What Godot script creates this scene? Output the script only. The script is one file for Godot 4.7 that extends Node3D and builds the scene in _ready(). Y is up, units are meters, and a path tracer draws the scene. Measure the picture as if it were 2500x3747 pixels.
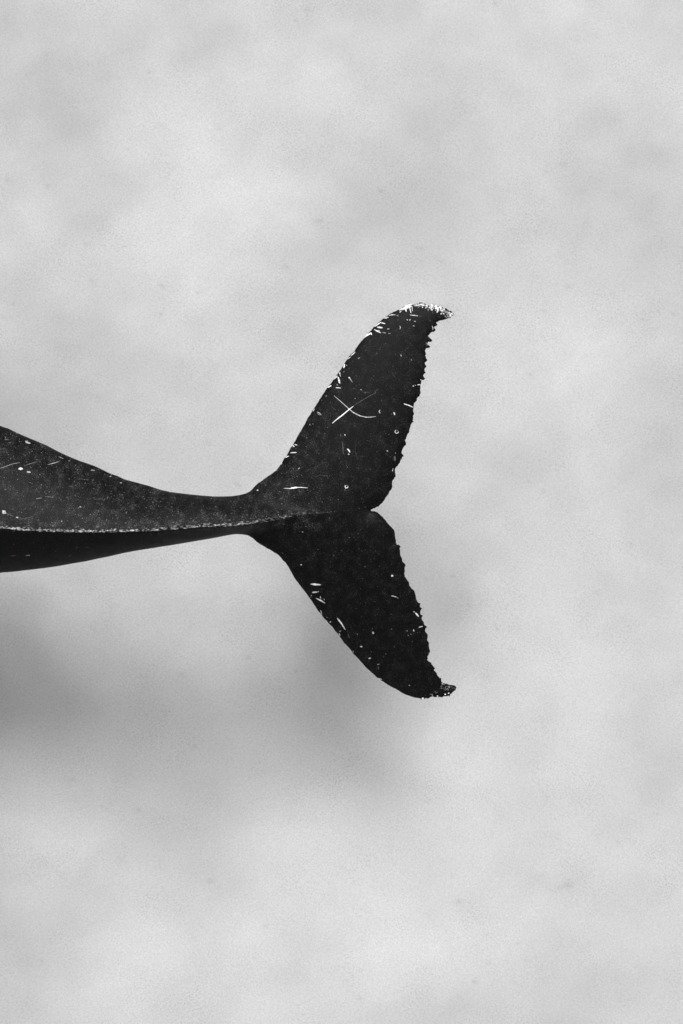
extends Node3D
# A humpback whale's tail seen from high above, in pale shallow water over a sandy bottom.
# One unit of the traced outlines is 3.136 mm; the flukes span 4.6 m.

const U := 0.003136
const CAMERA_HEIGHT := 26.0
const WATER_LEVEL := 0.8
const SKIN_SIDE := 5.8          # metres covered by the tail's skin texture
const SKIN_X := -4.1
const SKIN_Z := -2.9
const SKIN_PIXELS := 2048

var rng := RandomNumberGenerator.new()
var outline := PackedVector2Array()
var swell := FastNoiseLite.new()
var mound := FastNoiseLite.new()
var patchy := FastNoiseLite.new()

var top_line := [[-2830, 1840], [-2740, 1700], [-2500, 1560], [-2100, 1400], [-1600, 1290], [-1100, 1250], [-700, 1310], [-350, 1430], [-150, 1502], [0, 1558], [130, 1612], [290, 1688], [430, 1757], [545, 1788], [670, 1803], [814, 1817], [870, 1816], [1000, 1800], [1200, 1812], [1370, 1862]]
var low_line := [[-2830, 1860], [-2740, 2010], [-2500, 2140], [-2100, 2290], [-1600, 2390], [-1100, 2390], [-700, 2300], [-350, 2180], [-150, 2125], [0, 2096], [160, 2079], [400, 2036], [600, 1998], [770, 1970], [870, 1955], [1000, 1958], [1200, 1925], [1370, 1870]]
var ridge_line := [[-2830, 1850], [-1600, 1850], [-700, 1905], [0, 1928], [98, 1936], [214, 1942], [339, 1944], [455, 1943], [600, 1938], [645, 1934], [735, 1926], [845, 1922], [948, 1910], [1033, 1895], [1113, 1880], [1200, 1874], [1286, 1866], [1370, 1866]]
var height_line := [[-2830, 0.1], [-2500, 0.75], [-1600, 1.2], [-700, 1.02], [0, 0.68], [400, 0.52], [700, 0.42], [900, 0.33], [1100, 0.18], [1250, 0.07], [1370, 0.0]]
var depth_line := [[-2830, 0.1], [-2500, 0.7], [-1600, 1.3], [-700, 1.1], [0, 0.75], [400, 0.72], [700, 0.62], [900, 0.48], [1100, 0.2], [1250, 0.05], [1370, 0.0]]
var level_line := [[-2830, -0.9], [-1600, -0.75], [-700, -0.4], [0, -0.1], [500, 0.0], [900, 0.0], [1370, 0.0]]


func _ready() -> void:
	rng.seed = 41
	# --- camera, sky, sun, exposure
	var camera := Camera3D.new()
	camera.name = "camera"
	add_child(camera)
	camera.position = Vector3(0, CAMERA_HEIGHT, 0)
	camera.rotation_degrees = Vector3(-90, 0, 0)
	camera.fov = 25.48
	camera.far = 4000.0
	camera.current = true

	var sky_material := ProceduralSkyMaterial.new()
	sky_material.sky_top_color = Color(0.48, 0.48, 0.48)
	sky_material.sky_horizon_color = Color(0.49, 0.49, 0.49)
	sky_material.ground_bottom_color = Color(0.4, 0.4, 0.4)
	sky_material.ground_horizon_color = Color(0.5, 0.5, 0.5)
	var sky := Sky.new()
	sky.sky_material = sky_material
	var environment := Environment.new()
	environment.background_mode = Environment.BG_SKY
	environment.sky = sky
	environment.tonemap_mode = Environment.TONE_MAPPER_LINEAR
	environment.tonemap_exposure = 3.34
	environment.volumetric_fog_enabled = true
	environment.volumetric_fog_density = 0.0
	environment.sdfgi_enabled = true
	environment.ssao_enabled = true
	environment.ssil_enabled = true
	var world := WorldEnvironment.new()
	world.name = "world_environment"
	world.environment = environment
	add_child(world)

	var sun := DirectionalLight3D.new()
	sun.name = "sun"
	sun.light_energy = 0.5
	sun.light_angular_distance = 22.0
	sun.light_color = Color(1, 1, 1)
	sun.sky_mode = DirectionalLight3D.SKY_MODE_LIGHT_ONLY
	sun.shadow_enabled = true
	add_child(sun)
	sun.look_at_from_position(Vector3(0, 20, 0), Vector3(0, 20, 0) + Vector3(-0.03, -0.775, 0.63), Vector3(1, 0, 0))

	swell.seed = 5
	swell.frequency = 0.3
	mound.seed = 17
	mound.frequency = 0.33
	mound.fractal_octaves = 3
	mound.fractal_gain = 0.4
	patchy.seed = 23
	patchy.frequency = 0.28
	patchy.fractal_octaves = 4
	patchy.fractal_gain = 0.52
	patchy.domain_warp_enabled = true
	patchy.domain_warp_amplitude = 1.2
	patchy.domain_warp_frequency = 0.3

	build_seabed()
	build_water()
	build_whale()


func structure(node: Node, called: String) -> void:
	node.name = called
	node.set_meta("kind", "structure")
	add_child(node, true)


# ---------------------------------------------------------------- seabed and water

func axis(dense: float, step: float) -> PackedFloat32Array:
	var a := PackedFloat32Array()
	for far in [700.0, 300.0, 130.0, 60.0, 32.0, 22.0, 17.0]:
		a.append(-far)
	var n := int(2.0 * dense / step)
	for i in n + 1:
		a.append(-dense + 2.0 * dense * i / n)
	for far in [17.0, 22.0, 32.0, 60.0, 130.0, 300.0, 700.0]:
		a.append(far)
	return a


func bottom(x: float, z: float) -> float:
	var near := 1.0 - smoothstep(14.0, 40.0, Vector2(x, z).length())
	var drop := 3.62 + 0.2 * smoothstep(-4.0, 6.0, x)
	return -drop + 0.09 * near * mound.get_noise_2d(x, z) + 0.012 * near * mound.get_noise_2d(x * 4.0 + 90.0, z * 4.0)


func sand_tone(x: float, z: float) -> float:
	# pale sand with darker and lighter patches of tone: x, z, radius along, radius across, turn, amount
	var tone := 0.0
	for b in sand_patches:
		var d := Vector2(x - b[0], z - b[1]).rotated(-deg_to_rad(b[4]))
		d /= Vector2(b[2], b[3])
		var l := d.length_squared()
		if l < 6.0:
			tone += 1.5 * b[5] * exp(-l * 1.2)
	tone += 0.2 * patchy.get_noise_2d(x * 0.75, z * 0.75)
	tone += 0.11 * patchy.get_noise_2d(x * 1.7 + 50.0, z * 1.6 - 20.0)
	tone += 0.075 * patchy.get_noise_2d(x * 4.2 - 70.0, z * 5.4 + 33.0) * smoothstep(3.5, -1.5, z)
	tone += 0.02
	return tone


var sand_patches := [
	[0.6, -4.3, 1.2, 1.0, -35.0, -0.08], [-3.7, -5.6, 1.1, 0.8, 10.0, -0.10], [-3.3, -4.1, 0.8, 0.6, -30.0, -0.07], [-4.2, -2.9, 0.9, 1.3, 0.0, -0.05],
	[1.0, -6.5, 1.4, 0.6, 5.0, -0.06], [0.3, -3.2, 0.6, 0.9, 10.0, -0.06], [-4.6, -0.9, 0.6, 1.1, 0.0, -0.2], [-0.4, -5.6, 1.2, 0.9, 30.0, 0.07],
	[-2.2, -3.4, 1.1, 0.8, 40.0, 0.06], [-2.6, -5.0, 0.8, 0.9, 0.0, 0.05], [3.0, -4.8, 1.2, 1.0, -20.0, 0.03], [4.1, -3.6, 0.7, 0.6, -30.0, -0.05],
	[3.4, 0.6, 1.3, 1.6, 0.0, 0.05], [2.2, 3.9, 1.9, 1.2, 20.0, 0.10], [0.2, 4.0, 1.5, 0.9, -10.0, 0.10], [4.0, 4.9, 0.9, 0.8, 15.0, -0.05],
	[2.0, 6.6, 0.9, 0.5, 0.0, -0.05], [-1.9, 4.7, 1.3, 0.5, 28.0, -0.05], [-4.7, 5.6, 0.9, 1.9, -8.0, -0.11], [-3.7, 3.7, 0.7, 0.5, 20.0, -0.04],
	[-3.0, 6.9, 1.0, 0.6, 0.0, -0.04], [1.5, 1.15, 0.45, 0.9, 8.0, -0.2], [0.8, 5.9, 1.3, 0.8, 0.0, 0.06], [-2.6, 5.8, 1.0, 0.7, 0.0, 0.05],  # includes a darker patch of tone right of the lower fluke
]


func build_seabed() -> void:
	var xs := axis(9.0, 0.07)
	var zs := axis(11.0, 0.07)
	var nx := xs.size()
	var nz := zs.size()
	var vertices := PackedVector3Array()
	var normals := PackedVector3Array()
	var uvs := PackedVector2Array()
	var colors := PackedColorArray()
	var index := PackedInt32Array()
	vertices.resize(nx * nz)
	normals.resize(nx * nz)
	uvs.resize(nx * nz)
	colors.resize(nx * nz)
	for j in nz:
		for i in nx:
			var x := xs[i]
			var z := zs[j]
			var k := j * nx + i
			vertices[k] = Vector3(x, bottom(x, z), z)
			uvs[k] = Vector2(x, z) / 14.0
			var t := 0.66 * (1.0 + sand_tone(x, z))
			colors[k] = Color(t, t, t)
	for j in nz:
		for i in nx:
			var k := j * nx + i
			var a := vertices[k - 1] if i > 0 else vertices[k]
			var b := vertices[k + 1] if i < nx - 1 else vertices[k]
			var c := vertices[k - nx] if j > 0 else vertices[k]
			var d := vertices[k + nx] if j < nz - 1 else vertices[k]
			normals[k] = (d - c).cross(b - a).normalized()
	for j in nz - 1:
		for i in nx - 1:
			var k := j * nx + i
			index.append_array(PackedInt32Array([k, k + 1, k + nx, k + 1, k + nx + 1, k + nx]))
	var arrays := []
	arrays.resize(Mesh.ARRAY_MAX)
	arrays[Mesh.ARRAY_VERTEX] = vertices
	arrays[Mesh.ARRAY_NORMAL] = normals
	arrays[Mesh.ARRAY_TEX_UV] = uvs
	arrays[Mesh.ARRAY_COLOR] = colors
	arrays[Mesh.ARRAY_INDEX] = index
	var mesh := ArrayMesh.new()
	mesh.add_surface_from_arrays(Mesh.PRIMITIVE_TRIANGLES, arrays)
	var sand := StandardMaterial3D.new()
	sand.resource_name = "pale_sand"
	sand.vertex_color_use_as_albedo = true
	sand.albedo_texture = grain_texture()
	sand.roughness = 1.0
	sand.metallic_specular = 0.1
	mesh.surface_set_material(0, sand)
	var o := MeshInstance3D.new()
	o.mesh = mesh
	structure(o, "seabed")


func grain_texture() -> ImageTexture:
	var n := 2048
	var speck := FastNoiseLite.new()
	speck.seed = 3
	speck.frequency = 0.22
	speck.fractal_octaves = 2
	var cluster := FastNoiseLite.new()
	cluster.seed = 8
	cluster.frequency = 0.006
	cluster.fractal_octaves = 4
	var fine := speck.get_seamless_image(n, n, false, false, 0.1, false).get_data()
	var wide := cluster.get_seamless_image(n, n, false, false, 0.1, false).get_data()
	var bytes := PackedByteArray()
	bytes.resize(n * n)
	for k in n * n:
		var f := fine[k] / 255.0 - 0.5
		var w := clampf((wide[k] / 255.0 - 0.5) * 3.2, 0.0, 1.0)
		var v := 238.0 + 40.0 * f + randn() * 22.0 - w * maxf(0.0, -f - 0.02) * 75.0
		bytes[k] = clampi(int(v), 0, 255)
	# small clumps of silt and shell grit lying about on the sand
	for c in 300:
		var cx := rng.randi_range(12, n - 13)
		var cy := rng.randi_range(12, n - 13)
		var radius := rng.randf_range(1.2, 4.5) * (1.6 if rng.randf() < 0.12 else 1.0)
		var long := rng.randf_range(1.0, 2.0)
		var turn := rng.randf_range(-0.8, 0.3)
		var dark := rng.randf_range(6.0, 24.0) * (1.0 if rng.randf() < 0.8 else -0.4)
		for dy in range(-11, 12):
			for dx in range(-11, 12):
				var d := Vector2(dx, dy).rotated(turn) / Vector2(radius * long, radius)
				var amount := exp(-d.length_squared()) * dark * rng.randf_range(0.6, 1.2)
				var k := (cy + dy) * n + cx + dx
				bytes[k] = clampi(int(bytes[k] - amount), 0, 255)
	return ImageTexture.create_from_image(Image.create_from_data(n, n, false, Image.FORMAT_L8, bytes))


func randn() -> float:
	return rng.randf() + rng.randf() + rng.randf() - 1.5


func build_water() -> void:
	var st := SurfaceTool.new()
	st.begin(Mesh.PRIMITIVE_TRIANGLES)
	var xs := axis(12.0, 0.5)
	var n := xs.size()
	for j in n:
		for i in n:
			var near := 1.0 - smoothstep(10.0, 60.0, Vector2(xs[i], xs[j]).length())
			st.add_vertex(Vector3(xs[i], WATER_LEVEL + 0.03 * near * swell.get_noise_2d(xs[i], xs[j]), xs[j]))
	for j in n - 1:
		for i in n - 1:
			var k := j * n + i
			for v in [k, k + 1, k + n, k + 1, k + n + 1, k + n]:
				st.add_index(v)
	st.generate_normals()
	var clear := StandardMaterial3D.new()
	clear.resource_name = "clear_water"
	clear.transparency = BaseMaterial3D.TRANSPARENCY_ALPHA
	clear.albedo_color = Color(0, 0, 0, 0.0)
	clear.roughness = 0.02
	clear.metallic_specular = 0.05
	var o := MeshInstance3D.new()
	o.mesh = st.commit()
	o.material_override = clear
	structure(o, "water_surface")
	if MILK > 0.0:
		var milk := FogMaterial.new()
		milk.density = MILK
		milk.albedo = Color(0.97, 0.97, 0.97)
		var f := FogVolume.new()
		f.shape = RenderingServer.FOG_VOLUME_SHAPE_BOX
		f.size = Vector3(1390, 9.0, 1390)
		f.position = Vector3(0, MILK_TOP - f.size.y / 2.0, 0)
		f.material = milk
		structure(f, "milky_water")

const MILK := 0.165
const MILK_TOP := -1.25


# ---------------------------------------------------------------- whale

func along(line: Array, x: float) -> float:
	if x <= line[0][0]:
		return line[0][1]
	for i in line.size() - 1:
		if x <= line[i + 1][0]:
			var t: float = (x - line[i][0]) / (line[i + 1][0] - line[i][0])
			var a: float = line[maxi(i - 1, 0)][1]
			var b: float = line[i][1]
			var c: float = line[i + 1][1]
			var d: float = line[mini(i + 2, line.size() - 1)][1]
			var xa: float = line[maxi(i - 1, 0)][0]
			var xd: float = line[mini(i + 2, line.size() - 1)][0]
			var w: float = line[i + 1][0] - line[i][0]
			var mb: float = (c - a) / maxf(line[i + 1][0] - xa, 1.0) * w
			var mc: float = (d - b) / maxf(xd - line[i][0], 1.0) * w
			return (2 * t ** 3 - 3 * t * t + 1) * b + (t ** 3 - 2 * t * t + t) * mb + (3 * t * t - 2 * t ** 3) * c + (t ** 3 - t * t) * mc
	return line[-1][1]


func smax(a: float, b: float, k: float) -> float:
	var h := clampf(0.5 + 0.5 * (a - b) / k, 0.0, 1.0)
	return lerpf(b, a, h) + k * h * (1.0 - h)


func edge_distance(p: Vector2) -> float:
	var best := 1e9
	var n := outline.size()
	for i in n:
		var a := outline[i]
		var b := outline[(i + 1) % n]
		if minf(absf(a.x - p.x), absf(b.x - p.x)) > 230.0:
			continue
		best = minf(best, p.distance_squared_to(Geometry2D.get_closest_point_to_segment(p, a, b)))
	return minf(sqrt(best), 200.0)


func half_heights(p: Vector2, d: float) -> Vector2:
	# how far the skin stands above and below the middle level there
	var span := clampf(absf(p.y - 1868.0) / 740.0, 0.0, 1.0)
	if p.x < 600.0:
		span = 0.3
	var thick := lerpf(0.14, 0.04, span)
	var q := minf(d / 170.0, 1.0)
	var foil := thick * sqrt(maxf(0.0, 1.0 - (1.0 - q) * (1.0 - q)))
	var yt := along(top_line, p.x)
	var yb := along(low_line, p.x)
	var yr := along(ridge_line, p.x)
	var up := 0.0
	var down := 0.0
	if p.x < 1370.0 and p.y > yt and p.y < yb:
		var u := (yr - p.y) / (yr - yt) if p.y < yr else (p.y - yr) / (yb - yr)
		u = clampf(u, 0.0, 1.0)
		var in_fluke := smoothstep(800.0, 1050.0, p.x)
		var sharp := lerpf(1.7, 1.25, smoothstep(-900.0, 0.0, p.x))
		up = along(height_line, p.x) * (1.0 - u ** sharp) ** lerpf(0.62, 1.5, in_fluke)
		var mid := (yt + yb) / 2.0
		var v := clampf(absf(p.y - mid) / ((yb - yt) / 2.0), 0.0, 1.0)
		down = along(depth_line, p.x) * (1.0 - v * v) ** lerpf(0.5, 1.5, in_fluke)
	return Vector2(smax(up, foil, minf(0.03, foil)), smax(down, foil, minf(0.03, foil)))


func level(p: Vector2) -> float:
	var y := along(level_line, p.x)
	if p.x > 600.0:
		# the tail is rolled: the lower fluke dips, the other stays near the surface
		var span := clampf((p.y - 1868.0) / 740.0, -1.2, 1.2)
		y += -1.25 * span ** 1.5 if span > 0.0 else -0.1 * span * span
	elif p.x < -300.0:
		y -= 0.6 * clampf((absf(p.y - 1850.0) - 520.0) / 800.0, 0.0, 1.0)
	return y


func to_world(p: Vector2, y: float) -> Vector3:
	var reach := 1.0 + 0.043 * clampf((p.y - 1868.0) / 740.0, 0.0, 1.2) ** 1.5 if p.x > 600.0 else 1.0
	var back := 0.05 * clampf((p.y - 1868.0) / 740.0, 0.0, 1.2) ** 2 if p.x > 600.0 else 0.0
	return Vector3((p.x - 1250.0) * U + back, y, (p.y - 1873.5) * U * reach)


func top_of(p: Vector2) -> Vector3:
	return to_world(p, level(p) + half_heights(p, edge_distance(p)).x)


# the outline, traced piece by piece: each piece has its own origin and 2.24 steps to a unit
func trace(origin: Vector2, xy: Array) -> void:
	for i in range(0, xy.size(), 2):
		var p := origin + Vector2(xy[i], xy[i + 1]) / 2.24
		if outline.is_empty() or outline[-1].distance_to(p) > 1.2:
			outline.append(p)


func plain(xy: Array) -> void:
	for i in range(0, xy.size(), 2):
		var p := Vector2(xy[i], xy[i + 1])
		if outline.is_empty():
			outline.append(p)
			continue
		var a := outline[-1]
		var n := maxi(1, int(a.distance_to(p) / 22.0))
		for k in n:
			outline.append(a.lerp(p, (k + 1.0) / n))


func trace_outline() -> void:
	# the right side of the fore body with its long flipper, out of the picture
	plain([-2830, 1850])
	for x in range(-2800, -2249, 50):
		plain([x, along(top_line, x)])
	plain([-2200, 1300, -2060, 1100, -1880, 860, -1700, 640, -1560, 500, -1480, 450, -1450, 480, -1480, 600, -1560, 780, -1650, 960, -1740, 1120, -1800, 1250, -1790, 1322])
	for x in range(-1750, -1, 50):
		plain([x, along(top_line, x)])
	trace(Vector2(0, 1500), [0, 130, 60, 150, 130, 185, 200, 215, 290, 252, 380, 290, 470, 338, 560, 380, 660, 420, 720, 440, 790, 465, 890, 515, 960, 540, 1020, 568, 1120, 595, 1220, 622, 1320, 655])
	trace(Vector2(600, 1500), [50, 671, 100, 678, 200, 690, 300, 700, 400, 708, 480, 709, 560, 706, 620, 697, 660, 687, 700, 670, 725, 650, 745, 625, 770, 602, 800, 582, 840, 552, 880, 525, 905, 505, 915, 500, 925, 490, 935, 475, 950, 455, 965, 435, 980, 405, 1000, 378, 1010, 365, 1040, 310, 1060, 280, 1090, 225, 1110, 190, 1140, 140, 1180, 65])
	trace(Vector2(1000, 1050), [324, 1008, 350, 970, 390, 905, 420, 860, 440, 825, 455, 805, 470, 795, 480, 775, 500, 750, 520, 720, 545, 685, 575, 640, 600, 598, 620, 570, 650, 535, 665, 525, 685, 490, 700, 468, 735, 425, 760, 395, 800, 355, 820, 330, 850, 300, 880, 272, 900, 255, 930, 235, 960, 212, 1000, 192, 1030, 180, 1060, 160, 1080, 150, 1084, 140, 1100, 145, 1118, 130, 1130, 140, 1150, 138, 1170, 135, 1180, 126, 1195, 130, 1205, 115, 1215, 122, 1224, 117, 1230, 130, 1250, 128, 1265, 140, 1290, 145, 1300, 132, 1312, 128, 1320, 140, 1345, 142, 1352, 155, 1365, 142, 1375, 155, 1395, 160, 1402, 172, 1420, 165, 1435, 180, 1450, 190, 1464, 185, 1470, 200, 1488, 218, 1475, 230, 1463, 235, 1455, 250, 1440, 248, 1425, 256, 1410, 260, 1395, 265, 1380, 268, 1365, 270, 1355, 278, 1340, 285, 1352, 305, 1330, 318, 1320, 325, 1334, 350, 1318, 360, 1300, 365, 1285, 380, 1270, 398, 1285, 415, 1308, 435, 1290, 445, 1272, 445, 1265, 460, 1285, 480, 1290, 490, 1278, 498, 1258, 500, 1250, 515, 1253, 540, 1248, 560, 1255, 580, 1267, 595, 1258, 607, 1247, 615, 1245, 630, 1262, 648, 1252, 660, 1240, 670, 1242, 690, 1251, 697, 1240, 710, 1232, 725, 1244, 748, 1235, 760, 1220, 765, 1212, 785, 1205, 810, 1208, 845, 1212, 870, 1205, 885, 1190, 900, 1175, 930, 1158, 955, 1150, 985, 1147, 1010, 1153, 1035, 1150, 1055, 1145, 1085, 1151, 1108, 1138, 1112, 1130, 1130, 1120, 1160, 1115, 1190, 1105, 1205, 1090, 1235, 1083, 1255, 1088, 1275, 1091, 1292, 1078, 1300, 1068, 1315, 1058, 1340, 1055, 1365, 1073, 1385, 1060, 1398, 1048, 1415, 1038, 1440, 1020, 1465, 1005, 1485, 998, 1510])
	trace(Vector2(1000, 1500), [1005, 545, 990, 565, 978, 585, 978, 620, 975, 640, 960, 660, 945, 685, 935, 705, 915, 735, 895, 760, 880, 775, 865, 792, 850, 795, 830, 808, 805, 817, 786, 822, 808, 828, 835, 832, 855, 840, 870, 852, 895, 875, 915, 895, 935, 920, 955, 945, 978, 965, 988, 985, 998, 1015, 1000, 1040, 1005, 1060, 1005, 1085, 1015, 1105, 1030, 1102, 1044, 1115, 1040, 1135, 1040, 1160, 1045, 1190, 1055, 1220, 1065, 1245, 1078, 1260, 1086, 1275, 1080, 1295, 1078, 1320, 1075, 1345, 1080, 1365, 1100, 1395, 1115, 1415, 1120, 1440, 1140, 1465, 1155, 1480, 1165, 1505])
	trace(Vector2(1000, 1900), [1172, 640, 1178, 665, 1195, 685, 1211, 692, 1205, 705, 1210, 725, 1221, 735, 1213, 750, 1208, 770, 1212, 785, 1231, 790, 1222, 800, 1222, 825, 1240, 850, 1243, 870, 1263, 885, 1252, 895, 1250, 920, 1260, 935, 1273, 950, 1268, 970, 1268, 995, 1278, 1015, 1278, 1040, 1288, 1070, 1285, 1090, 1280, 1110, 1270, 1130, 1265, 1155, 1275, 1170, 1300, 1180, 1310, 1200, 1320, 1220, 1329, 1225, 1322, 1240, 1340, 1260, 1350, 1285, 1362, 1300, 1372, 1312, 1383, 1305, 1385, 1320, 1383, 1338, 1405, 1350, 1430, 1355, 1450, 1362, 1475, 1365, 1500, 1372, 1512, 1385, 1510, 1398, 1495, 1415, 1475, 1430, 1460, 1445, 1452, 1460, 1440, 1455, 1420, 1460, 1405, 1458, 1390, 1468, 1370, 1465, 1350, 1462, 1330, 1468, 1310, 1460, 1290, 1465, 1270, 1478, 1250, 1475, 1235, 1483, 1215, 1485, 1200, 1475, 1170, 1472, 1140, 1465, 1110, 1455, 1080, 1445, 1050, 1430, 1020, 1412, 990, 1395, 960, 1382, 940, 1372, 915, 1355, 890, 1338, 860, 1320, 830, 1297, 800, 1270, 770, 1245, 740, 1215, 710, 1180, 680, 1147, 645, 1110, 620, 1075, 590, 1042, 565, 1018, 550, 990, 530, 965, 515, 940, 490, 915, 470, 885, 450, 865, 425, 835, 405, 815, 390, 795, 370, 770, 350, 745, 330, 710, 310, 680, 290, 650, 270, 622, 245, 590, 215, 550, 190, 515, 160, 475, 150, 450, 125, 405, 95, 355, 70, 335, 55, 310, 35, 290, 15, 278])
	trace(Vector2(600, 1500), [896, 1166, 870, 1148, 850, 1140, 820, 1120, 775, 1095, 755, 1080, 735, 1060, 705, 1038, 680, 1027, 650, 1022, 600, 1018, 570, 1020, 520, 1028, 450, 1042, 380, 1055, 320, 1065, 200, 1085, 100, 1102])
	trace(Vector2(0, 1500), [1344, 1118, 1240, 1135, 1130, 1152, 1020, 1172, 900, 1200, 800, 1220, 700, 1242, 600, 1258, 480, 1280, 360, 1298, 240, 1312, 100, 1328, 0, 1336])
	for x in range(-50, -1751, -50):
		plain([x, along(low_line, x)])
	plain([-1790, 2400, -1790, 2470, -1730, 2590, -1640, 2760, -1550, 2940, -1470, 3120, -1440, 3240, -1470, 3270, -1550, 3220, -1690, 3080, -1870, 2860, -2050, 2620, -2190, 2400])
	for x in range(-2250, -2801, -50):
		plain([x, along(low_line, x)])
	outline = refined(outline)
	for i in outline.size():
		var p := outline[i]
		if p.x > 1395.0 and p.y > 1185.0 and p.y < 2490.0 and absf(p.y - 1868.0) > 40.0:
			outline[i] += Vector2(rng.randf_range(-1.5, 1.7), rng.randf_range(-1.2, 1.2))
		elif p.x > 900.0:
			outline[i] += Vector2(rng.randf_range(-0.7, 0.7), rng.randf_range(-0.7, 0.7))


func refined(a: PackedVector2Array) -> PackedVector2Array:
	var out := PackedVector2Array()
	for i in a.size():
		var p := a[i]
		var q := a[(i + 1) % a.size()]
		var most := 9.0 if p.x > -40.0 else 26.0
		var n := maxi(1, ceili(p.distance_to(q) / most))
		for k in n:
			out.append(p.lerp(q, float(k) / n))
	return out


func build_whale() -> void:
	trace_outline()
	var points := PackedVector2Array(outline)
	var distances := PackedFloat32Array()
	distances.resize(outline.size())
	var inner := PackedVector2Array()
	for inset in [2.0, 6.0, 13.0]:
		for ring in Geometry2D.offset_polygon(outline, -inset):
			var last := Vector2(1e9, 0)
			for p in refined(ring):
				if p.distance_to(last) > (3.0 + inset * 0.35 if p.x > -40.0 else 18.0):
					inner.append(p)
					last = p
	for step in 280:
		var x := -1400.0 + step * 10.0
		if x > 1370.0:
			break
		for off in [-22.0, -9.0, -2.0, 4.0, 10.0]:
			inner.append(Vector2(x + off * 0.1, along(ridge_line, x) + off))
	var core: Array = Geometry2D.offset_polygon(outline, -17.0)
	var fore := Vector2(-2830, 380)
	for coarse in [true, false]:
		var step := 48.0 if coarse else 19.0
		var x0 := -2830.0 if coarse else -60.0
		var x1 := -70.0 if coarse else 1680.0
		var row := 0
		var y := 380.0
		while y < 3400.0:
			var x := x0 + (step / 2.0 if row % 2 else 0.0)
			while x < x1:
				var p := Vector2(x + rng.randf_range(-2, 2), y + rng.randf_range(-2, 2))
				var keep := false
				for ring in core:
					keep = keep or Geometry2D.is_point_in_polygon(p, ring)
				if keep and (x < -1400.0 or x > 1370.0 or absf(y - along(ridge_line, x)) > 28.0):
					inner.append(p)
				x += step
			y += step * 0.87
			row += 1
	for p in inner:
		points.append(p)
		distances.append(edge_distance(p))
	var triangles := Geometry2D.triangulate_delaunay(points)
	print("whale points ", points.size(), " triangles ", triangles.size() / 3, " ms ", Time.get_ticks_msec())

	var vertices := PackedVector3Array()
	var uvs := PackedVector2Array()
	var twin := PackedInt32Array()
	for i in points.size():
		var h := half_heights(points[i], distances[i]) if i >= outline.size() else Vector2.ZERO
		vertices.append(to_world(points[i], level(points[i]) + h.x))
	for p in points:
		uvs.append(Vector2(((p.x - 1250.0) * U - SKIN_X) / SKIN_SIDE, ((p.y - 1873.5) * U - SKIN_Z) / SKIN_SIDE))
	for i in points.size():
		if i < outline.size():
			twin.append(i)
			continue
		var h := half_heights(points[i], distances[i])
		twin.append(vertices.size())
		uvs.append(uvs[i])
		vertices.append(to_world(points[i], level(points[i]) - h.y))
	var tail := PackedInt32Array()
	var front := PackedInt32Array()
	for t in range(0, triangles.size(), 3):
		var a := triangles[t]
		var b := triangles[t + 1]
		var c := triangles[t + 2]
		var middle := (points[a] + points[b] + points[c]) / 3.0
		if not Geometry2D.is_point_in_polygon(middle, outline):
			continue
		if (points[b] - points[a]).cross(points[c] - points[a]) < 0.0:
			var s := b
			b = c
			c = s
		var six := PackedInt32Array([a, b, c, twin[a], twin[c], twin[b]])
		if middle.x > -40.0:
			tail.append_array(six)
		else:
			front.append_array(six)
	var normals := PackedVector3Array()
	normals.resize(vertices.size())
	for list in [tail, front]:
		for t in range(0, list.size(), 3):
			var n := (vertices[list[t + 2]] - vertices[list[t]]).cross(vertices[list[t + 1]] - vertices[list[t]])
			for k in 3:
				normals[list[t + k]] += n
	for i in normals.size():
		normals[i] = normals[i].normalized()
	var mesh := ArrayMesh.new()
	var skins := [tail_skin(), front_skin()]
	for k in 2:
		var arrays := []
		arrays.resize(Mesh.ARRAY_MAX)
		arrays[Mesh.ARRAY_VERTEX] = vertices
		arrays[Mesh.ARRAY_NORMAL] = normals
		arrays[Mesh.ARRAY_TEX_UV] = uvs
		arrays[Mesh.ARRAY_INDEX] = [tail, front][k]
		mesh.add_surface_from_arrays(Mesh.PRIMITIVE_TRIANGLES, arrays)
		mesh.surface_set_material(k, skins[k])

	var whale := Node3D.new()
	whale.name = "humpback_whale"
	whale.set_meta("label", "black whale whose tail stock and scarred, white-edged flukes reach in from the left")
	whale.set_meta("category", "whale")
	add_child(whale, true)
	var body := MeshInstance3D.new()
	body.name = "body"
	body.mesh = mesh
	whale.add_child(body, true)
	build_barnacles(whale)
	print("whale built ms ", Time.get_ticks_msec())


func skin_material(bytes: PackedByteArray, n: int) -> StandardMaterial3D:
	var m := StandardMaterial3D.new()
	m.resource_name = "whale_skin"
	m.albedo_texture = ImageTexture.create_from_image(Image.create_from_data(n, n, false, Image.FORMAT_L8, bytes))
	m.roughness = 0.52
	m.heightmap_enabled = true
	m.heightmap_texture = m.albedo_texture
	m.heightmap_scale = 0.35
	m.metallic_specular = 0.18
	return m


func front_skin() -> StandardMaterial3D:
	var n := 512
	var bytes := PackedByteArray()
	bytes.resize(n * n)
	for k in n * n:
		bytes[k] = clampi(int(17.0 + 16.0 * randn()), 3, 90)
	return skin_material(bytes, n)


var skin := PackedByteArray()


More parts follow.
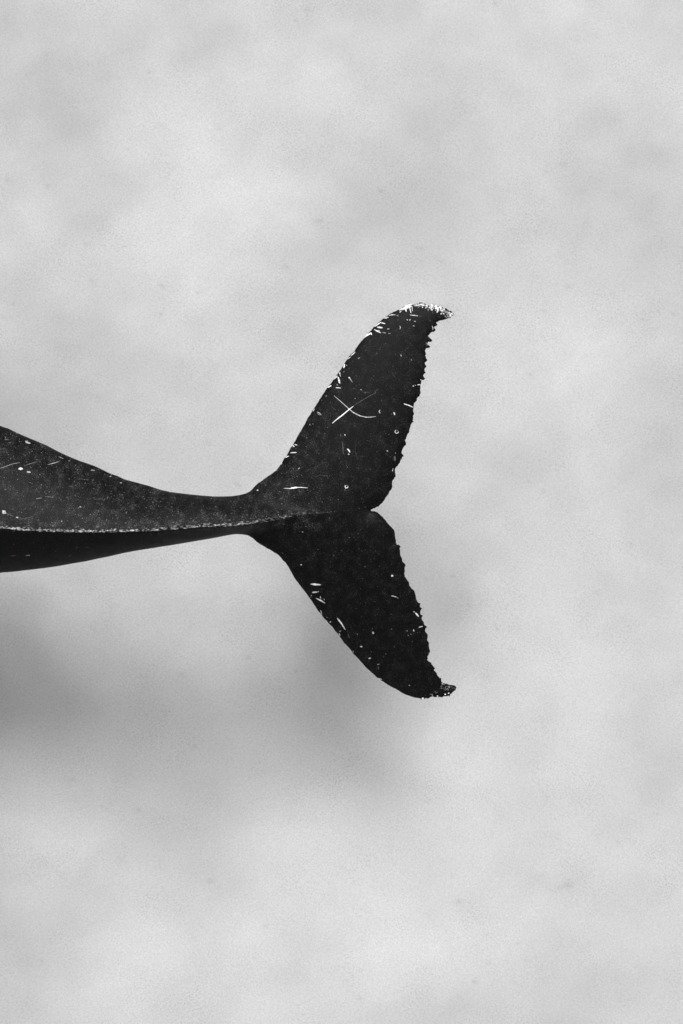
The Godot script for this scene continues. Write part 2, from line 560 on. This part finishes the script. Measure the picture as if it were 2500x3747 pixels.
func tail_skin() -> StandardMaterial3D:
	var n := SKIN_PIXELS
	skin.resize(n * n)
	var blotch := FastNoiseLite.new()
	blotch.seed = 77
	blotch.frequency = 0.018
	blotch.fractal_octaves = 4
	var fleck := FastNoiseLite.new()
	fleck.seed = 78
	fleck.frequency = 0.24
	fleck.fractal_octaves = 3
	var wide := blotch.get_image(n, n, false, false, false).get_data()
	var fine := fleck.get_image(n, n, false, false, false).get_data()
	for j in n:
		var y := (SKIN_Z + SKIN_SIDE * (j + 0.5) / n) / U + 1873.5
		if y < 1080.0 or y > 2580.0:
			continue
		for i in n:
			var k := j * n + i
			var x := (SKIN_X + SKIN_SIDE * (i + 0.5) / n) / U + 1250.0
			var f := fine[k] / 255.0 - 0.5
			var w := wide[k] / 255.0 - 0.5
			# paler mottling along the flank and the root of the upper fluke, less on the flukes
			var above := smoothstep(1955.0, 1920.0, y) * smoothstep(1330.0, 1010.0, x)
			var keel_shade := smoothstep(1930.0, 1950.0, y) * smoothstep(1150.0, 900.0, x)  # shade on the side below the keel, put into the skin colour
			var pale := 0.75 + 0.65 * above - 0.4 * keel_shade + 0.5 * above * smoothstep(1840.0, 1930.0, y)
			var v := -6.0 + pale * (2.0 + 44.0 * w) + (34.0 + 16.0 * pale) * randn() + pale * (80.0 + 420.0 * maxf(0.0, w)) * maxf(0.0, f - 0.08) + 50.0 * f
			if rng.randf() < 0.0025 * pale:
				v += 60.0
			skin[k] = clampi(int(v), 2, 120)
	# gritty flecks of pale, sloughing skin, gathered in loose clumps and thickest beside the keel
	for c in 60000:
		var x := rng.randf_range(-40.0, 1690.0)
		var y := rng.randf_range(1090.0, 2570.0)
		var i := int(((x - 1250.0) * U - SKIN_X) / SKIN_SIDE * n)
		var j := int(((y - 1873.5) * U - SKIN_Z) / SKIN_SIDE * n)
		var k := j * n + i
		var clump := wide[k] / 255.0
		var flank := smoothstep(1955.0, 1925.0, y) * smoothstep(1300.0, 1000.0, x)
		if rng.randf() > 0.08 + 0.75 * clump * clump + 0.35 * flank or (y > 1945.0 and x < 880.0 and rng.randf() < 0.6):
			continue
		var glow := int(26.0 + (48.0 + 40.0 * flank) * rng.randf() ** 2.5 + (45.0 if rng.randf() < 0.03 else 0.0))
		var size := Vector2i(rng.randi_range(1, 3), rng.randi_range(1, 3))
		for v in size.y:
			for u in size.x:
				skin[k + v * n + u] = maxi(skin[k + v * n + u], glow)
	draw_marks()
	return skin_material(skin, n)


func daub(points: PackedVector2Array, width: float, strength: float, taper := 0.0) -> void:
	# a pale scar: a stroke of uneven width
	var n := SKIN_PIXELS
	var texel := SKIN_SIDE / n / U
	var total := points.size() - 1
	for s in maxi(total, 1):
		var a := points[s]
		var b := points[mini(s + 1, points.size() - 1)]
		var reach := width / 2.0 + 2.0
		var i0 := int(((minf(a.x, b.x) - reach - 1250.0) * U - SKIN_X) / SKIN_SIDE * n)
		var i1 := int(((maxf(a.x, b.x) + reach - 1250.0) * U - SKIN_X) / SKIN_SIDE * n) + 1
		var j0 := int(((minf(a.y, b.y) - reach - 1873.5) * U - SKIN_Z) / SKIN_SIDE * n)
		var j1 := int(((maxf(a.y, b.y) + reach - 1873.5) * U - SKIN_Z) / SKIN_SIDE * n) + 1
		for j in range(maxi(j0, 0), mini(j1 + 1, n)):
			for i in range(maxi(i0, 0), mini(i1 + 1, n)):
				var p := Vector2((SKIN_X + SKIN_SIDE * (i + 0.5) / n) / U + 1250.0, (SKIN_Z + SKIN_SIDE * (j + 0.5) / n) / U + 1873.5)
				var q := Geometry2D.get_closest_point_to_segment(p, a, b)
				var t := (s + (q - a).length() / maxf((b - a).length(), 0.01)) / maxf(total, 1)
				var here := width * (1.0 - taper * absf(t * 2.0 - 1.0) ** 2) * (1.0 + 0.55 * mound.get_noise_2d(p.x * 0.7, p.y * 0.7))
				var cover := clampf(0.5 + (here / 2.0 - p.distance_to(q)) / texel, 0.0, 1.0) * strength
				var k := j * n + i
				skin[k] = maxi(skin[k], int(lerpf(skin[k], 228.0, cover)))


func marks(origin: Vector2, list: Array, faint := 1.0) -> void:
	# each: width, strength, taper, then the points of the stroke
	for m in list:
		var points := PackedVector2Array()
		for i in range(3, m.size(), 2):
			points.append(origin + Vector2(m[i], m[i + 1]) / 2.24)
		daub(points, maxf(m[0] * 0.88 / 2.24, 1.4), m[1] * faint * rng.randf_range(0.7, 0.98), m[2])


func ring(center: Vector2, radius: float, width: float) -> void:
	var points := PackedVector2Array()
	for k in 13:
		points.append(center + Vector2.from_angle(k * TAU / 12.0) * radius * rng.randf_range(0.88, 1.1))
	daub(points.slice(0, 9), width, 0.7)
	daub(points.slice(9), width * 0.6, 0.4)


func draw_marks() -> void:
	var upper := Vector2(1000, 1050)
	marks(upper, [
		[8, 1.0, 0.5, 500, 893, 560, 945, 620, 1000, 660, 1033, 710, 1058, 760, 1069, 800, 1069, 840, 1063],
		[10, 1.0, 0.5, 485, 1118, 530, 1080, 570, 1050, 620, 1008, 655, 980], [3, 0.4, 0.3, 655, 980, 720, 935, 800, 890, 840, 870],
		[9, 1.0, 0.3, 1072, 958, 1110, 970, 1145, 985], [8, 1.0, 0.2, 1125, 225, 1155, 228, 1188, 232],
		[9, 1.0, 0.3, 515, 825, 552, 828], [15, 1.0, 0.3, 532, 740, 540, 765, 545, 788], [6, 0.9, 0.5, 625, 740, 632, 755, 650, 782], [12, 1.0, 0.0, 622, 742, 624, 744],
		[13, 1.0, 0.3, 545, 700, 546, 708], [12, 1.0, 0.4, 525, 728, 500, 752], [5, 1.0, 0.4, 545, 710, 554, 734], [13, 1.0, 0.5, 445, 822, 475, 808],
		[13, 1.0, 0.5, 738, 416, 772, 390, 802, 374, 808, 388], [12, 1.0, 0.4, 830, 345, 855, 358, 880, 372], [16, 1.0, 0.5, 855, 325, 895, 330], [10, 1.0, 0.4, 885, 288, 918, 296],
		[10, 1.0, 0.4, 833, 320, 860, 300, 885, 283], [14, 1.0, 0.5, 908, 250, 945, 243], [9, 1.0, 0.4, 950, 228, 975, 222, 1003, 222], [5, 0.8, 0.0, 900, 370, 922, 374], [5, 0.7, 0.0, 945, 378, 962, 379],
		[9, 1.0, 0.5, 600, 590, 635, 572], [10, 1.0, 0.5, 636, 562, 655, 545, 672, 530], [12, 1.0, 0.3, 578, 660, 586, 632], [6, 1.0, 0.2, 602, 640, 604, 643],
		[28, 1.0, 0.5, 1040, 180, 1085, 165, 1132, 152], [13, 1.0, 0.5, 1085, 165, 1093, 195], [8, 1.0, 0.4, 1120, 158, 1126, 185, 1132, 210], [22, 1.0, 0.4, 1160, 142, 1200, 138], [20, 1.0, 0.3, 1085, 145, 1120, 140],
		[6, 0.9, 0.0, 1140, 150, 1143, 190], [8, 0.9, 0.0, 1040, 200, 1048, 195], [9, 0.9, 0, 1098, 264, 1103, 266], [8, 0.9, 0, 1120, 268, 1124, 264], [7, 0.9, 0.2, 1158, 277, 1170, 280], [6, 0.9, 0.2, 1040, 316, 1044, 328, 1040, 342],
		[6, 0.9, 0, 1148, 314, 1158, 318], [8, 0.8, 0.2, 1306, 316, 1312, 328, 1310, 345], [6, 0.8, 0.2, 1255, 455, 1270, 462, 1262, 475], [8, 1.0, 0.0, 1212, 760, 1214, 762], [7, 1.0, 0.2, 1145, 812, 1153, 811], [8, 1.0, 0.3, 1185, 801, 1207, 799], [5, 0.9, 0, 1164, 806, 1168, 805],
		[7, 0.8, 0.2, 1045, 555, 1050, 566], [5, 0.7, 0.2, 1132, 590, 1136, 602], [6, 0.9, 0.2, 874, 1010, 868, 1022, 874, 1036], [14, 0.9, 0.3, 990, 1032, 996, 1048], [6, 0.9, 0, 670, 914, 672, 916], [6, 0.8, 0, 718, 842, 722, 846],
		[9, 1.0, 0, 587, 1214, 589, 1216], [4, 0.6, 0.2, 550, 1210, 556, 1228], [4, 0.55, 0.2, 567, 1268, 572, 1320, 575, 1372], [12, 1.0, 0.3, 608, 1330, 620, 1340, 628, 1356], [10, 1.0, 0, 617, 1372, 620, 1374],
		[18, 0.35, 0.5, 995, 1390, 998, 1425], [8, 0.9, 0, 934, 1345, 936, 1347], [6, 0.8, 0, 1001, 1362, 1003, 1363], [8, 0.9, 0.3, 982, 1490, 978, 1512], [9, 1.0, 0.3, 158, 1300, 174, 1308], [7, 1.0, 0.4, 173, 1290, 197, 1297], [8, 1.0, 0.4, 142, 1360, 190, 1357],
		[7, 0.9, 0.4, 104, 1396, 130, 1386], [13, 1.0, 0.2, 62, 1448, 68, 1450], [8, 0.9, 0, 205, 1210, 207, 1212], [10, 0.8, 0.3, 207, 1494, 217, 1484], [9, 0.9, 0.2, 326, 1018, 336, 998], [4, 0.3, 0.2, 475, 980, 515, 1015], [4, 0.25, 0.2, 730, 862, 790, 865], [5, 0.25, 0.3, 830, 860, 860, 842],
		[4, 0.2, 0.2, 680, 1260, 670, 1330, 690, 1420], [9, 0.9, 0.4, 118, 1386, 100, 1398],
	])
	marks(upper, [[5, 0.9, 0.2, 362, 1026, 376, 1032, 394, 1048], [4, 0.8, 0.2, 358, 1030, 372, 1046, 390, 1051]])
	ring(upper + Vector2(1012, 1188) / 2.24, 6.2, 2.4)
	ring(Vector2(600, 1500) + Vector2(1497, 630) / 2.24, 5.4, 2.8)
	marks(Vector2(600, 1500), [
		[8, 1.0, 0.6, 985, 643, 1035, 645, 1085, 636, 1130, 636, 1182, 640], [16, 1.0, 0.8, 1035, 644, 1075, 638, 1100, 636], [10, 0.9, 0, 766, 658, 771, 658], [4, 0.22, 0.3, 1235, 550, 1280, 535, 1345, 545],
		[6, 0.6, 0, 1483, 655, 1485, 658],
	])
	var lower := Vector2(1000, 1900)
	marks(lower, [
		[17, 1.0, 0.7, 300, 532, 335, 534, 384, 537], [14, 1.0, 0.2, 314, 600, 350, 597], [8, 1.0, 0, 361, 593, 364, 592], [13, 1.0, 0.6, 342, 648, 378, 665, 415, 687], [9, 0.9, 0.2, 378, 634, 380, 648], [7, 0.7, 0, 408, 653, 410, 660],
		[10, 1.0, 0.4, 378, 748, 386, 790], [10, 1.0, 0.2, 452, 846, 460, 841], [15, 1.0, 0.6, 515, 812, 530, 832, 548, 855, 578, 905], [4, 0.5, 0.2, 600, 940, 612, 976], [11, 0.9, 0.2, 527, 940, 531, 955], [6, 0.8, 0, 528, 922, 542, 917],
		[13, 1.0, 0.1, 810, 927, 812, 936], [13, 1.0, 0.1, 705, 1044, 714, 1047], [12, 1.0, 0.1, 774, 1144, 784, 1141], [6, 0.8, 0.2, 842, 1195, 858, 1190], [4, 0.6, 0.2, 848, 1210, 852, 1232], [9, 0.9, 0.2, 639, 1084, 642, 1094], [14, 1.0, 0.3, 846, 1312, 875, 1318],
		[18, 1.0, 0, 972, 462, 975, 463], [8, 1.0, 0.1, 970, 628, 984, 630], [7, 0.9, 0.1, 990, 632, 1004, 636], [5, 0.7, 0.1, 1008, 638, 1024, 647], [15, 1.0, 0.4, 1168, 770, 1178, 780, 1192, 797], [7, 0.9, 0, 1152, 758, 1160, 762], [9, 1.0, 0.3, 1195, 887, 1225, 880], [10, 1.0, 0.1, 1150, 908, 1153, 917],
		[6, 0.8, 0, 1095, 915, 1099, 916], [6, 0.8, 0, 1126, 942, 1129, 943], [7, 0.8, 0, 1104, 953, 1106, 954], [9, 1.0, 0, 224, 371, 227, 373], [8, 0.9, 0, 1109, 1366, 1112, 1367], [6, 0.6, 0, 677, 940, 680, 945], [5, 0.6, 0.2, 806, 895, 808, 900], [6, 0.7, 0, 913, 1105, 915, 1106], [6, 0.7, 0, 965, 900, 967, 901],
		[5, 0.6, 0, 985, 1046, 987, 1047], [6, 0.5, 0, 750, 383, 752, 388], [8, 0.8, 0, 240, 103, 243, 105], [6, 0.8, 0.2, 1275, 1100, 1279, 1110], [7, 0.9, 0, 936, 1370, 944, 1374], [6, 0.9, 0.3, 1015, 1415, 1030, 1422], [8, 0.9, 0.2, 1305, 1445, 1308, 1458], [5, 0.5, 0.3, 790, 1085, 796, 1088],
		[9, 0.9, 0, 1390, 1353, 1394, 1356], [7, 0.9, 0, 1404, 1358, 1407, 1360], [6, 0.8, 0, 303, 622, 304, 630], [5, 0.6, 0.2, 335, 710, 338, 715], [6, 0.7, 0, 427, 803, 431, 805], [5, 0.6, 0.2, 560, 1012, 565, 1018],
	])
	var flank := Vector2(0, 1500)
	marks(flank, [
		[5, 0.7, 0.4, 18, 490, 60, 475, 110, 455, 150, 442, 190, 436], [5, 0.55, 0.4, 228, 460, 270, 445, 320, 428], [7, 0.75, 0.5, 412, 451, 450, 440, 496, 425], [24, 1.0, 0.4, 188, 485, 212, 486], [15, 1.0, 0.3, 255, 511, 276, 515], [14, 0.95, 0.3, 218, 265, 250, 274], [8, 0.8, 0.3, 213, 257, 230, 256],
		[9, 0.9, 0.3, 752, 493, 774, 495], [7, 0.7, 0.3, 566, 418, 580, 419], [5, 0.7, 0.3, 488, 384, 525, 400], [9, 0.9, 0, 904, 545, 909, 545], [9, 0.9, 0, 990, 597, 1000, 598], [15, 0.95, 0.2, 78, 830, 96, 831], [15, 0.95, 0.2, 80, 844, 102, 845], [5, 0.5, 0.2, 115, 850, 165, 872], [10, 0.9, 0.2, 188, 880, 202, 880],
		[8, 0.7, 0.3, 243, 1189, 275, 1187], [8, 0.45, 0.3, 120, 1192, 158, 1190], [7, 0.4, 0.2, 15, 1080, 42, 1077], [6, 0.7, 0.2, 340, 729, 380, 724], [5, 0.5, 0.2, 410, 710, 472, 718], [10, 0.9, 0, 690, 794, 696, 796], [6, 0.6, 0, 678, 805, 684, 802], [8, 0.8, 0, 548, 910, 551, 911], [6, 0.5, 0.2, 596, 628, 620, 628],
		[6, 0.35, 0.2, 650, 1122, 672, 1122], [6, 0.4, 0.2, 735, 1121, 752, 1121], [4, 0.35, 0.2, 655, 568, 740, 572], [5, 0.35, 0.2, 0, 562, 48, 550], [7, 0.5, 0.2, 50, 243, 72, 244], [6, 0.5, 0, 92, 268, 98, 269], [5, 0.3, 0.2, 800, 735, 860, 730], [5, 0.35, 0.2, 210, 895, 300, 880], [8, 0.5, 0, 738, 920, 740, 921],
		[6, 0.35, 0.2, 580, 1195, 600, 1193],
	], 0.8)
	# worn, flaking skin along the keel of the tail stock, thinning out towards the flukes
	for k in 900:
		var x := rng.randf() * 1250.0 - 20.0
		var wear := 1.0 - smoothstep(880.0, 1240.0, x) * 0.85
		var off := -absf(randn()) * (11.0 if rng.randf() < 0.8 else 36.0) + 2.5
		var p := Vector2(x, along(ridge_line, x) + off)
		daub(PackedVector2Array([p, p + Vector2(rng.randf_range(2, 11), rng.randf_range(-2, 2))]), rng.randf_range(1.6, 4.2), wear * rng.randf_range(0.08, 0.46) * (1.0 if off > -10.0 else 0.55), 0.4)
	# pale flecks crowding the worn tips of the flukes
	for k in 150:
		var t := rng.randf() ** 0.75
		var edge := Vector2(1530, 1110).lerp(Vector2(1658, 1148), t) + Vector2(0, -14.0 * sin(t * PI))
		var p := edge + Vector2(randn() * 6.0, absf(randn()) * lerpf(14.0, 30.0, t) - 3.0)
		daub(PackedVector2Array([p, p + Vector2(rng.randf_range(-4, 4), rng.randf_range(-3, 3))]), rng.randf_range(1.5, 4.2), rng.randf_range(0.25, 0.95))
	for k in 16:
		var t := rng.randf()
		var p := Vector2(1540, 2556).lerp(Vector2(1672, 2518), t) + Vector2(randn() * 5.0, -absf(randn()) * lerpf(6.0, 24.0, t))
		daub(PackedVector2Array([p, p + Vector2(rng.randf_range(-4, 4), rng.randf_range(-3, 3))]), rng.randf_range(1.5, 2.8), rng.randf_range(0.15, 0.6))
	for k in 40:
		var p := Vector2(1612, 2508).lerp(Vector2(1670, 2520), rng.randf()) + Vector2(randn() * 4.0, absf(randn()) * 16.0)
		daub(PackedVector2Array([p, p + Vector2(rng.randf_range(-2, 2), rng.randf_range(-2, 2))]), rng.randf_range(1.3, 2.4), rng.randf_range(0.2, 0.7))
	# short nicks along the leading edges
	for k in 14:
		var t := rng.randf()
		var p := Vector2(1090, 1610).lerp(Vector2(1440, 1140), t) + Vector2(12.0, 8.0) * (absf(randn()) + 0.2) * lerpf(0.8, 2.2, t) - Vector2(26, 22) * sin(t * PI) * 0.75
		daub(PackedVector2Array([p, p + Vector2(rng.randf_range(-6, 8), rng.randf_range(-4, 4))]), rng.randf_range(1.5, 3.0), rng.randf_range(0.3, 0.9), 0.3)


func barnacle_mesh() -> ArrayMesh:
	# a little volcano with a hollow at the top
	var st := SurfaceTool.new()
	st.begin(Mesh.PRIMITIVE_TRIANGLES)
	var profile := [Vector2(1.0, -0.3), Vector2(0.86, 0.35), Vector2(0.5, 0.62), Vector2(0.28, 0.3), Vector2(0.0, 0.22)]
	for r in profile.size():
		for s in 9:
			var wob := 1.0 + 0.1 * sin(s * 2.7 + r)
			st.add_vertex(Vector3(cos(s * TAU / 9.0) * profile[r].x * wob, profile[r].y, sin(s * TAU / 9.0) * profile[r].x * wob))
	for r in profile.size() - 1:
		for s in 9:
			var a := r * 9 + s
			var b := r * 9 + (s + 1) % 9
			for v in [a, a + 9, b, b, a + 9, b + 9]:
				st.add_index(v)
	st.generate_normals()
	return st.commit()


func build_barnacles(whale: Node3D) -> void:
	var shell := StandardMaterial3D.new()
	shell.resource_name = "barnacle_shell"
	shell.albedo_color = Color(0.8, 0.8, 0.8)
	shell.roughness = 0.8
	var mesh := barnacle_mesh()
	mesh.surface_set_material(0, shell)
	var worn := shell.duplicate()
	worn.albedo_color = Color(0.42, 0.42, 0.42)
	var big := [[1520, 1112, 7], [1530, 1110, 6], [1545, 1112, 6], [1582, 1114, 8], [1596, 1119, 7], [1612, 1122, 5], [1627, 1130, 6], [1633, 1137, 6], [1641, 1148, 8], [1650, 1152, 7], [1645, 1157, 6], [1655, 1145, 5], [1636, 1160, 5], [1620, 1143, 5],
		[1505, 1112, 6], [1488, 1117, 6], [1582, 1131, 5], [1604, 1134, 5], [1546, 2558, 7], [1603, 2549, 4], [1632, 2543, 6], [1645, 2539, 5], [1383, 2487, 4]]
	for b in big:
		var o := MeshInstance3D.new()
		o.name = "barnacle"
		o.mesh = mesh
		set_barnacle(o, Vector2(b[0], b[1]), b[2] * 0.62)
		if rng.randf() < 0.3:
			o.material_override = worn
		whale.add_child(o, true)
	for k in 44:
		var t := rng.randf() ** 0.7
		var p := Vector2(1500, 1112).lerp(Vector2(1652, 1142), t) + Vector2(randn() * 4.0, absf(randn()) * lerpf(4.0, 16.0, t) + 1.0 - 8.0 * sin(t * PI))
		if not Geometry2D.is_point_in_polygon(p, outline):
			continue
		var o := MeshInstance3D.new()
		o.name = "barnacle"
		o.mesh = mesh
		set_barnacle(o, p, rng.randf_range(1.3, 2.6))
		if rng.randf() < 0.55:
			o.material_override = worn
		whale.add_child(o, true)


func set_barnacle(o: MeshInstance3D, p: Vector2, radius: float) -> void:
	o.position = top_of(p)
	o.rotation = Vector3(rng.randf_range(-0.3, 0.3), rng.randf() * TAU, rng.randf_range(-0.3, 0.3))
	o.scale = Vector3.ONE * radius * U
	o.scale.x *= rng.randf_range(0.8, 1.25)
